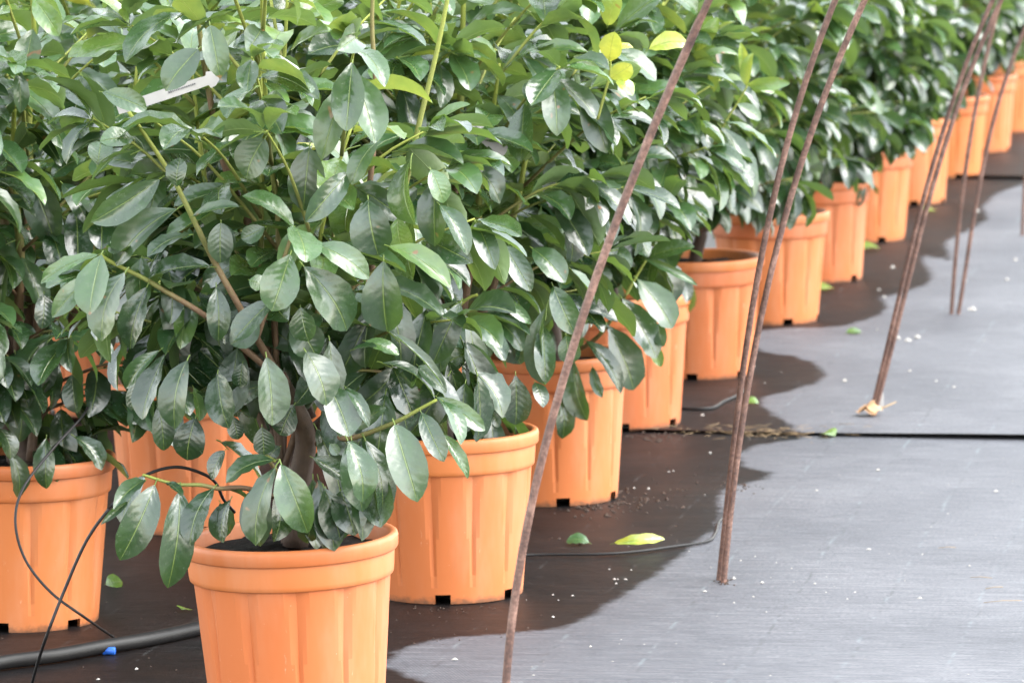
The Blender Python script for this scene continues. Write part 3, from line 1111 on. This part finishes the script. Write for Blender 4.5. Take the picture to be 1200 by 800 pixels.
# trunk and shoots of the end shrub
hero_stem(A, [(347, 640), (352, 560), (358, 508), (342, 470), (328, 441)], YA - .02, .025, .014, 1.0, .85, [0, 0, -.02, -.05, -.08])
hero_stem(A, [(357, 510), (385, 485), (410, 440), (428, 400), (436, 330), (432, 240), (441, 130), (436, 20), (444, -70)], YA + .08, .011, .003, .95, .3)
hero_stem(A, [(328, 441), (300, 395), (283, 364), (250, 305), (224, 252), (200, 205), (171, 160), (150, 130)], YA - 0.2, .0075, .0032, .72, .0, [.1, .05, 0, 0, 0, 0, 0, 0])
hero_stem(A, [(330, 445), (285, 408), (242, 371), (195, 342), (168, 326), (132, 308), (117, 298)], YA - 0.2, .0065, .003, .8, .0, [.1, .05, 0, 0, 0, 0, 0])
hero_stem(A, [(345, 590), (290, 572), (256, 572), (235, 568), (205, 567), (167, 556)], YA - 0.15, .0055, .0026, .7, .1, [.1, 0, -.05, -.06, -.06, -.06])
hero_stem(A, [(372, 520), (390, 512), (413, 513), (462, 495), (490, 480), (512, 468)], YA - 0.1, .006, .0028, .75, .0, [.05, 0, -.04, -.06, -.06, -.06])
hero_stem(A, [(352, 600), (330, 560), (312, 535), (322, 540)], YA - 0.05, .004, .003, .6, .2, [0, -.06, -.1, -.14])
hero_stem(A, [(300, 400), (320, 340), (337, 290), (345, 266)], YA - 0.18, .005, .003, .6, .3)
hero_stem(A, [(365, 490), (330, 400), (290, 260), (262, 190), (245, 110), (232, 20), (226, -70)], YA + .02, .010, .0035, .9, .2)
hero_stem(A, [(470, 240), (490, 150), (512, 60), (528, -20), (535, -60)], YA + .05, .006, .003, .3, .0)
hero_stem(B_, [(470, 460), (478, 415), (510, 384), (545, 352), (560, 345)], YB - 0.25, .006, .003, .5, .0, [.1, 0, 0, 0, 0])
hero_stem(C_, [(660, 420), (700, 395), (728, 355), (742, 330), (757, 305)], YC - 0.28, .006, .003, .5, .0, [.15, .05, 0, 0, 0])
hero_stem(Lp, [(36, 540), (44, 460), (45, 400), (38, 330), (31, 260), (28, 180), (28, 120)], YL - 0.05, .011, .004, .9, .25)
hero_stem(Lp, [(20, 550), (8, 480), (4, 420)], YL, .02, .012, 1.0, .9)
hero_stem(Lp, [(70, 420), (100, 360), (120, 300), (135, 240)], YL - .1, .008, .005, .85, .6)

# ------------------------------------------------------------------ which leaves show (coarse depth buffer over all shrubs)
tmpl = np.array([[u * w_ * 0.45, s, 0.03, 1.0] for s, w_ in ((.08, .4), (.2, .7), (.35, .95), (.5, 1), (.65, .95), (.8, .7), (.92, .35)) for u in (-.8, -.4, 0, .4, .8)])
mats, owner = [], []
for pi, P in enumerate(plants):
    for l in P.leaves:
        mats.append(np.array(l[0]))
        owner.append(pi)
MT = np.array(mats)
pts = np.einsum('nij,pj->npi', MT, tmpl)[:, :, :3] - np.array(CAM)
dep = pts @ np.array(FWD)
sx = 600 + FPX * (pts @ np.array(RGT)) / dep
sy = 400 - FPX * (pts @ np.array(UPV)) / dep
CELL = 4
gx = np.floor(sx / CELL).astype(int)
gy = np.floor(sy / CELL).astype(int)
ok = (gx >= 0) & (gx < 300) & (gy >= 0) & (gy < 200)
cell = np.where(ok, gy * 300 + gx, 0)
buf = np.full(300 * 200, 1e9)
np.minimum.at(buf, cell[ok], dep[ok])
vis = ok & (dep <= buf[cell] + 0.03)
score = vis.sum(1) * (1.0 / dep.mean(1)) ** 2
nvis = vis.sum(1)
print('leaves', len(mats), 'shown', int((nvis >= 5).sum()))

# ------------------------------------------------------------------ build pots and shrubs
k0 = 0
for pi, P in enumerate(plants):
    n = len(P.leaves)
    sc = score[k0:k0 + n]
    nv = nvis[k0:k0 + n]
    k0 += n
    if nv.sum() < 4:
        continue                                        # the photograph shows nothing of this one
    root = empty('potted_laurel', P.pos)
    tag(root, P.label, 'potted shrub', P.group)
    inv = Matrix.Translation(-P.pos)
    rr = random.Random(P.seed * 3 + 1)
    rz = {0: 0.35, 1: 0.05}.get(pi, rr.uniform(0, 6.28))
    po = link('pot', POT_ME, None, root)
    po.rotation_euler.z = rz
    po.rotation_euler = (rr.gauss(0, 0.008), rr.gauss(0, 0.008), rz)
    po.scale = (1 + rr.gauss(0, 0.006), 1 + rr.gauss(0, 0.006), 1 + rr.gauss(0, 0.008))
    if pi == 0:
        po.rotation_euler = (0, math.radians(-1.4), 0.35)
        po.scale = (1.03, 1.03, 1.0)
    link('collar', COLLAR_ME, None, po)
    link('rim', LIP_ME, None, po)
    s_ = link('soil', SOILS[pi % 3], None, root)
    tr = link('trunk', P.trunk.mesh('trunk', age=True), BARK, root)
    tr.matrix_parent_inverse = inv
    for mb in P.branches:
        b = link('branch', mb.mesh('branch', age=True), BARK, root)
        b.matrix_parent_inverse = inv
    order = [i for i in np.argsort(-sc) if nv[i] >= 5][:300]
    chosen = set(int(i) for i in order)
    for i in order:
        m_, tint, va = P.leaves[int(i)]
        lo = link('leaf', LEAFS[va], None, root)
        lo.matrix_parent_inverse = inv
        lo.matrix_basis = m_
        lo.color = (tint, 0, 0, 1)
    rest = [i for i in range(n) if i not in chosen]
    if rest:
        V, Fc, UV, TI = [], [], [], []
        off = 0
        for i in rest:
            m_, tint, va = P.leaves[i]
            vs_, uv_, fs_, _ = COARSE[va]
            mm = np.array(m_)
            V.append(vs_ @ mm[:3, :3].T + mm[:3, 3])
            Fc += [tuple(q + off for q in f) for f in fs_]
            UV.append(uv_)
            TI.append(np.full(len(vs_), tint))
            off += len(vs_)
        V = np.concatenate(V)
        UV = np.concatenate(UV)
        me = bpy.data.meshes.new('foliage')
        me.from_pydata(V.tolist(), [], Fc)
        me.polygons.foreach_set('use_smooth', [True] * len(Fc))
        ul = me.uv_layers.new(name='UVMap')
        li = np.empty(len(me.loops), np.int32)
        me.loops.foreach_get('vertex_index', li)
        ul.data.foreach_set('uv', UV[li].astype(np.float32).ravel())
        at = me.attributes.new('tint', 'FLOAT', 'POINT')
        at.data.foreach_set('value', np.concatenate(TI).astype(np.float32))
        me.update()
        fo = link('foliage', me, LEAFM, root)
        fo.matrix_parent_inverse = inv
        tag(fo, kind='stuff')

# ------------------------------------------------------------------ bent rusty rods beside the row
def rod(base_px, pix, rad, label, base=None):
    b = base if base is not None else ground(*base_px)
    b = Vector((b.x, b.y, gz(b)))
    pts = [b]
    for x, y in pix:
        r = ray(x, y)
        k = (b - CAM).dot(ROW) / r.dot(ROW)
        pts.append(CAM + r * k)
    zz = np.array([(p - b).z for p in pts])
    oo = np.array([(p - b).dot(NRM) for p in pts])
    wt = np.ones(len(zz))
    wt[0] = 6
    cf = np.polyfit(zz, oo, 3, w=wt)                     # one smooth bend through the measured points
    zt = zz[-1]
    sl_ = np.polyval(np.polyder(cf), zt)
    sp = []
    for z in np.linspace(-0.05, zt + 0.4, 34):
        off = np.polyval(cf, z) if z <= zt else np.polyval(cf, zt) + sl_ * (z - zt) + 0.2 * (z - zt) ** 2
        sp.append(b + NRM * float(off) + UP * float(z))
    mb = MB()
    mb.tube([p - b for p in sp], rad, 9)
    o = link('support_rod', mb.mesh('support_rod'), RUST)
    o.location = b
    tag(o, label, 'metal rod', 'rusty rods standing along the row')
    # small torn hole in the cloth round the rod
    return o


rod(None, [(587, 797), (609, 675), (644, 516), (672, 415), (700, 320), (727, 239), (775, 120), (802, 63), (834, 0)], .0068, 'single bent rusty rod crossing in front of the second and third pots', rowpt(7.12, -1.385))
rod((843, 679), [(859, 533), (882, 355), (905, 238), (929, 150), (950, 75), (979, 0)], .0068, 'rusty rod of the pair by the fifth pot, leaning nearer the leaves')
rod((848, 682), [(866, 533), (885, 397), (910, 292), (926, 237), (952, 150), (982, 75), (1013, 0)], .0070, 'rusty rod of the pair by the fifth pot, bending further over the aisle')
rod((1021, 486), [(1045, 390), (1072, 267), (1100, 172), (1130, 83), (1163, 0)], .0064, 'straighter rusty rod of the close pair with a dead leaf at its foot')
rod((1024, 489), [(1050, 390), (1078, 270), (1105, 183), (1143, 67), (1174, 0)], .0068, 'darker rusty rod of the close pair with a dead leaf at its foot')
rod((1115, 370), [(1118, 320), (1123, 267), (1132, 200), (1147, 110), (1160, 43), (1173, 0)], .0068, 'steeper rusty rod of the splayed pair beside the eighth pot')
rod((1123, 370), [(1130, 320), (1140, 267), (1153, 187), (1177, 100), (1198, 40), (1218, 0)], .0068, 'more slanting rusty rod of the splayed pair beside the eighth pot')
rod((1198, 277), [(1200, 230), (1206, 160), (1216, 90), (1236, 0)], .0068, 'lone rusty rod standing furthest along the aisle past the splayed pair')

# ------------------------------------------------------------------ hoses
def hose(name, pts, rad, label, cat, n=8, per=7):
    b = Vector(pts[0])
    b.z = 0
    mb = MB()
    mb.tube([p - b for p in spline(pts, per)], rad, n)
    o = link(name, mb.mesh(name), HOSE)
    o.location = b
    return tag(o, label, cat)


hose('water_pipe', [ground(x, y, 0.0155) for x, y in ((-140, 800), (-60, 788), (0, 776), (60, 768), (110, 759), (165, 750), (218, 739), (290, 722), (350, 712))],
     .0152, 'thick black water pipe lying on wet cloth beside the pots', 'pipe', 12)


def tube_px(rows):
    return [atY(x, y, Y) for x, y, Y in rows]


pe = ground(130, 744, 0.012)
hose('drip_tube', tube_px([(105, 470, 9.42), (97, 487, 9.3), (60, 528, 9.2), (27, 572, 9.12), (18, 612, 9.08), (30, 656, 9.06), (60, 694, 9.03), (98, 722, 9.0)]) + [pe, ground(140, 748, 0.012)],
     .0028, 'thin black drip tube looping down over the inner end pot to the pipe', 'tube')
hose('drip_tube', tube_px([(275, 600, 8.42), (262, 585, 8.40), (253, 566, 8.38), (238, 555, 8.36), (208, 547, 8.33), (176, 554, 8.3), (150, 572, 8.28), (127, 597, 8.26), (101, 634, 8.25), (76, 690, 8.24), (52, 752, 8.23)])
     + [ground(37, 802, 0.05), ground(28, 850, 0.004), ground(20, 880, 0.004)],
     .0030, 'thin black drip tube arching out of the end pot and down across the pipe', 'tube')
hose('drip_tube', [ground(x, y, 0.006) for x, y in ((575, 655), (620, 650), (700, 649), (745, 646), (790, 640), (828, 634), (838, 625), (842, 612), (850, 603))],
     .0032, 'thin black drip tube lying flat on the cloth by the yellow fallen leaf', 'tube')
hose('drip_tube', [ground(x, y, 0.010) for x, y in ((765, 473), (795, 478), (832, 478), (848, 470), (866, 462), (876, 452), (880, 440))],
     .0042, 'short black drip tube emerging beside the fourth pot near the cloth seam', 'tube')

# blue end plug below the thick pipe
bp = ground(129, 767, 0.0)
root = empty('hose_connector', (bp.x, bp.y, 0))
tag(root, 'small blue plastic connector peeping from under the black water pipe', 'connector')
mb = MB()
mb.tube([(-0.016, 0.004, 0.0085), (0.009, 0.001, 0.0080), (0.0105, 0.0008, 0.0080)], [.0078, .0080, .0070], 14)
link('barrel', mb.mesh('barrel'), BLUE, root)
mb = MB()
mb.tube([(-0.0135, 0.0038, 0.0088), (-0.0105, 0.0034, 0.0088)], [.0092, .0092], 14)
link('flange', mb.mesh('flange', False), BLUE, root)


# ------------------------------------------------------------------ plant tags
def tag_strip(p0, p1, Y0, Y1, wpx, label, print_from, print_to):
    a, b = atY(*p0, Y0), atY(*p1, Y1)
    d = (b - a)
    L = d.length
    x = d.normalized()
    nn = (CAM - a).normalized()
    y = nn.cross(x).normalized()
    nn = x.cross(y)
    wd = wpx / FPX * Y0
    root = empty('plant_tag', a)
    tag(root, label, 'plant tag', 'white tags tied in the shrubs')
    mb = MB()
    prof = [(0, .42), (.18, .5), (.45, .52), (.80, .5), (.86, .46), (.885, .46), (.90, .80), (.95, .72), (1.0, .30)]
    vs, fs = [], []
    for t, h in prof:
        bend = 0.006 * math.sin(t * 3.1)
        for s in (-1, 1):
            for zz in (0.0, -0.0006):
                vs.append(x * t * L + y * s * h * wd + nn * (bend + zz))
    for i in range(len(prof) - 1):
        k = i * 4
        fs += [(k, k + 4, k + 6, k + 2), (k + 1, k + 3, k + 7, k + 5), (k, k + 1, k + 5, k + 4), (k + 2, k + 6, k + 7, k + 3)]
    mb.add(vs, fs)
    link('strip', mb.mesh('strip', False), TAGW, root)
    mb = MB()
    t = print_from
    rr = random.Random(5)
    while t < print_to:
        dt = rr.uniform(.008, .016)
        bend = 0.006 * math.sin(t * 3.1)
        hh = rr.choice([.07, .07, .10])
        vs = [x * (t + q) * L + y * (s * hh + 0.06) * wd + nn * (bend + 0.0006) for q, s in ((0, -1), (dt, -1), (dt, 1), (0, 1))]
        mb.add(vs, [(0, 1, 2, 3)])
        t += dt + rr.uniform(.004, .008)
    link('print', mb.mesh('print', False), INK, root)


tag_strip((138, 129), (256, 90), YA - 0.38, YA - 0.34, 12.5, 'white plastic tag strip tied in the end shrub above its yellow-green shoot', 0.50, 0.77)
tag_strip((548, 140), (590, 182), YB - 0.36, YB - 0.34, 14, 'small white plastic tag half hidden among leaves of the second outer shrub', 0.1, 0.45)


# ------------------------------------------------------------------ fallen leaves, grit, straw
def leaf_me(data):
    vs_, uv_, fs_, mi_ = data
    me = bpy.data.meshes.new('leaf')
    me.from_pydata(vs_.tolist(), [], fs_)
    me.polygons.foreach_set('material_index', mi_)
    me.polygons.foreach_set('use_smooth', [True] * len(fs_))
    ul = me.uv_layers.new(name='UVMap')
    for lp in me.loops:
        ul.data[lp.index].uv = uv_[lp.vertex_index]
    me.materials.append(LEAF1)
    me.materials.append(PETI)
    me.update()
    return me


def fallen(x, y, lpx, wpx, ang, tint, label, var, curl=0.3, me=None, lift=0.0):
    p = ground(x, y)
    z = gz(p)
    L, Wd = lpx / FPX * p.y, wpx / FPX * p.y
    d = Vector((math.cos(ang), math.sin(ang), 0.04))
    nn = UP + Vector((0.1, -curl, 0))
    m_ = leaf_matrix(Vector((p.x, p.y, z + 0.006 + lift)) - d * L * 0.5, d, nn, L, Wd)
    o = link('fallen_leaf', me or LEAFS[var], None)
    o.matrix_world = m_
    o.color = (tint, 0, 0, 1)
    tag(o, label, 'fallen leaf', 'leaves fallen on the cloth')


fallen(750, 643, 60, 15, 0.10, 0.9, 'curled yellow fallen leaf lying over the thin black tube', 3, 1.2, leaf_me(leaf_mesh(103, 5, list(range(10)), True, 0.30)), 0.012)
fallen(677, 638, 28, 24, 2.9, 0.5, 'small green fallen leaf lying beside the third pot', 5, 0.4)
fallen(134, 686, 20, 34, 0.3, 0.72, 'lime green fallen leaf piece between the two end pots', 1, 0.4)
fallen(216, 716, 10, 20, 1.2, 0.75, 'tiny lime leaf scrap tucked against the end pot', 2)
fallen(971, 512, 18, 26, 2.4, 0.72, 'bright green fallen leaf lying on the dark cloth seam', 4)
fallen(882, 476, 14, 18, 0.1, 0.7, 'small bright green leaf scrap on wet cloth by the fourth pot', 6)
fallen(1016, 295, 30, 22, 0.1, 0.74, 'pale green fallen leaf in front of the eighth pot', 7)
fallen(966, 342, 24, 24, 0.5, 0.74, 'pale green fallen leaf beside the seventh pot', 8)
fallen(1001, 393, 18, 16, 0.2, 0.6, 'dull green leaf scrap on dry cloth past the sixth pot', 9)
fallen(1090, 250, 16, 18, 0.7, 0.7, 'pale green leaf scrap on wet cloth by the ninth pot', 10)

# dead leaf and white splinter at the foot of a rod
p = ground(1016, 489)
root = empty('dead_leaf', (p.x, p.y, gz(p)))
tag(root, 'crumpled brown dead leaf at the foot of a rusty rod', 'dead leaf')
mb = MB()
rr = random.Random(3)
for k in range(2):
    vs, fs = [], []
    for i in range(7):
        for j in range(7):
            u, v = i / 6 * 2 - 1, j / 6 * 2 - 1
            s = 1 if u * u + v * v < 1.3 else 0.8
            vs.append((u * 0.030 * s + k * 0.012, v * 0.026 * s, 0.022 + 0.012 * math.sin(3 * u + k) * math.cos(2.5 * v) - 0.008 * (u * u + v * v) + rr.uniform(-.002, .003) + k * 0.008))
    for i in range(6):
        for j in range(6):
            fs.append((i * 7 + j, i * 7 + j + 1, (i + 1) * 7 + j + 1, (i + 1) * 7 + j))
    mb.add(vs, fs)
link('blade', mb.mesh('blade'), DRYLEAF, root)
mb = MB()
mb.tube([(0.01, 0, 0.012), (0.05, 0.01, 0.022), (0.082, 0.02, 0.034)], [.003, .0025, .0015], 5)
link('stalk', mb.mesh('stalk'), STRAW, root)


p = ground(1033, 484)
mb = MB()
mb.add([(-.006, 0, 0), (.006, .002, 0), (.007, .003, .04), (.003, .002, .066), (-.002, .001, .05), (-.006, .0012, .001), (.006, .0032, .001), (.007, .0042, .04), (.003, .0032, .066), (-.002, .0022, .05)],
       [(0, 1, 2, 3, 4), (9, 8, 7, 6, 5), (0, 5, 6, 1), (1, 6, 7, 2), (2, 7, 8, 3), (3, 8, 9, 4), (4, 9, 5, 0)])
o = link('plastic_scrap', mb.mesh('plastic_scrap', False), TAGW)
o.location = (p.x, p.y, gz(p))
tag(o, 'small white plastic scrap sticking up beside the dead leaf', 'plastic scrap')


def scatter(name, spots, mat, label):
    mb = MB()
    rr = random.Random(len(spots))
    base = [(1, 0, 0), (-1, 0, 0), (0, 1, 0), (0, -1, 0), (0, 0, .8), (0, 0, -.3)]
    fc = [(0, 2, 4), (2, 1, 4), (1, 3, 4), (3, 0, 4), (2, 0, 5), (1, 2, 5), (3, 1, 5), (0, 3, 5)]
    for p, s in spots:
        a = rr.uniform(0, 6.28)
        e = [s * rr.uniform(.6, 1.3) for _ in range(3)]
        vs = []
        for v in base:
            x, y, z = v[0] * e[0], v[1] * e[1], v[2] * e[2]
            vs.append((p.x + x * math.cos(a) - y * math.sin(a), p.y + x * math.sin(a) + y * math.cos(a), gz(p) + z + s * .2))
        mb.add(vs, fc)
    o = link(name, mb.mesh(name, False), mat)
    return tag(o, label, 'debris', kind='stuff')


rr = random.Random(11)
peb = [((868, 657), .004), ((885, 652), .003), ((533, 773), .006), ((893, 683), .006), ((860, 678), .005), ((955, 684), .004), ((968, 694), .003), ((1002, 694), .003), ((1078, 701), .005), ((883, 699), .003),
       ((1018, 644), .006), ((1136, 663), .005), ((1167, 576), .006), ((1112, 568), .003), ((1029, 551), .006), ((957, 575), .005), ((784, 553), .005), ((832, 531), .006), ((722, 684), .004), ((724, 679), .004),
       ((733, 679), .004), ((720, 679), .005), ((671, 698), .004), ((648, 723), .004), ((648, 697), .003), ((692, 758), .005), ((1046, 388), .009), ((1052, 400), .016), ((1064, 402), .011), ((1075, 398), .011), ((1028, 389), .006),
       ((1066, 437), .007), ((1097, 449), .006), ((1118, 456), .006), ((1046, 316), .011), ((1140, 366), .014), ((1136, 365), .010), ((990, 449), .009), ((789, 552), .003), ((760, 573), .005), ((743, 572), .004), ((1030, 342), .007), ((1036, 350), .006),
       ((1145, 250), .012), ((1180, 330), .009), ((1190, 307), .009), ((826, 693), .004), ((160, 784), .005), ((115, 796), .004), ((1030, 440), .007), ((823, 489), .007), ((884, 432), .005)]
spots = [(ground(*q), s) for q, s in peb]
for _ in range(170):
    spots.append((ground(rr.uniform(600, 1200), rr.uniform(290, 800)), rr.uniform(.0010, .0026)))
scatter('pebbles', spots, PEB, 'pale grit and pebbles scattered over the ground cloth')
spots = []
for _ in range(150):
    q = (rr.gauss(715, 30), rr.gauss(588, 8))
    spots.append((ground(*q), rr.uniform(.002, .008)))
for _ in range(60):
    spots.append((ground(rr.uniform(640, 860), rr.uniform(545, 640)), rr.uniform(.0015, .005)))
for _ in range(60):
    spots.append((ground(rr.gauss(770, 18), rr.gauss(512, 5)), rr.uniform(.002, .007)))
for _ in range(30):
    spots.append((ground(rr.gauss(540, 40), rr.gauss(712, 4)), rr.uniform(.0015, .0035)))
for _ in range(30):
    spots.append((ground(rr.uniform(455, 640), rr.uniform(715, 760)), rr.uniform(.0012, .003)))
for _ in range(25):
    spots.append((ground(rr.uniform(0, 220), rr.uniform(690, 800)), rr.uniform(.0012, .0035)))
for _ in range(26):
    spots.append((ground(rr.gauss(849, 5), rr.gauss(682, 2)), rr.uniform(.002, .005)))
for _ in range(40):
    spots.append((ground(rr.gauss(868, 14), rr.gauss(571, 2.5)), rr.uniform(.0015, .005)))
spots = [s for s in spots if min((s[0] - Vector((c.x, c.y, 0))).length for c in OUT + ROW2) > RB + 0.006]
scatter('soil_crumbs', spots, CRUMB, 'dark soil crumbs spilled around the pot feet')
mb = MB()
for _ in range(110):
    x = rr.gauss(900, 45) if rr.random() < .6 else rr.uniform(790, 950)
    p = ground(x, 511 + rr.gauss(0, 3.2) + (x - 900) * 0.02)
    a = rr.uniform(0, 6.28) if rr.random() < .4 else rr.gauss(0, .4)
    l = rr.uniform(.008, .05)
    z = gz(p) + 0.004 + rr.uniform(0, .012)
    d = Vector((math.cos(a), math.sin(a), rr.uniform(-.15, .2))) * l
    mb.tube([p + UP * z - d * .5, p + UP * z + Vector((0, 0, rr.uniform(0, .003))), p + UP * z + d * .5], rr.uniform(.0003, .0007), 4)
for x, y, a, l in ((1150, 678, -.5, .05), (1165, 690, .3, .04), (1175, 706, 0.05, .08), (1110, 643, -.1, .04)):
    p = ground(x, y)
    d = Vector((math.cos(a), math.sin(a), 0.03)) * l
    mb.tube([p + UP * .003 - d * .5, p + UP * .005, p + UP * .003 + d * .5], .0006, 4)
tag(link('straw_litter', mb.mesh('straw_litter'), STRAW), 'dry straw and plant litter caught along the cloth seam', 'litter', kind='stuff')
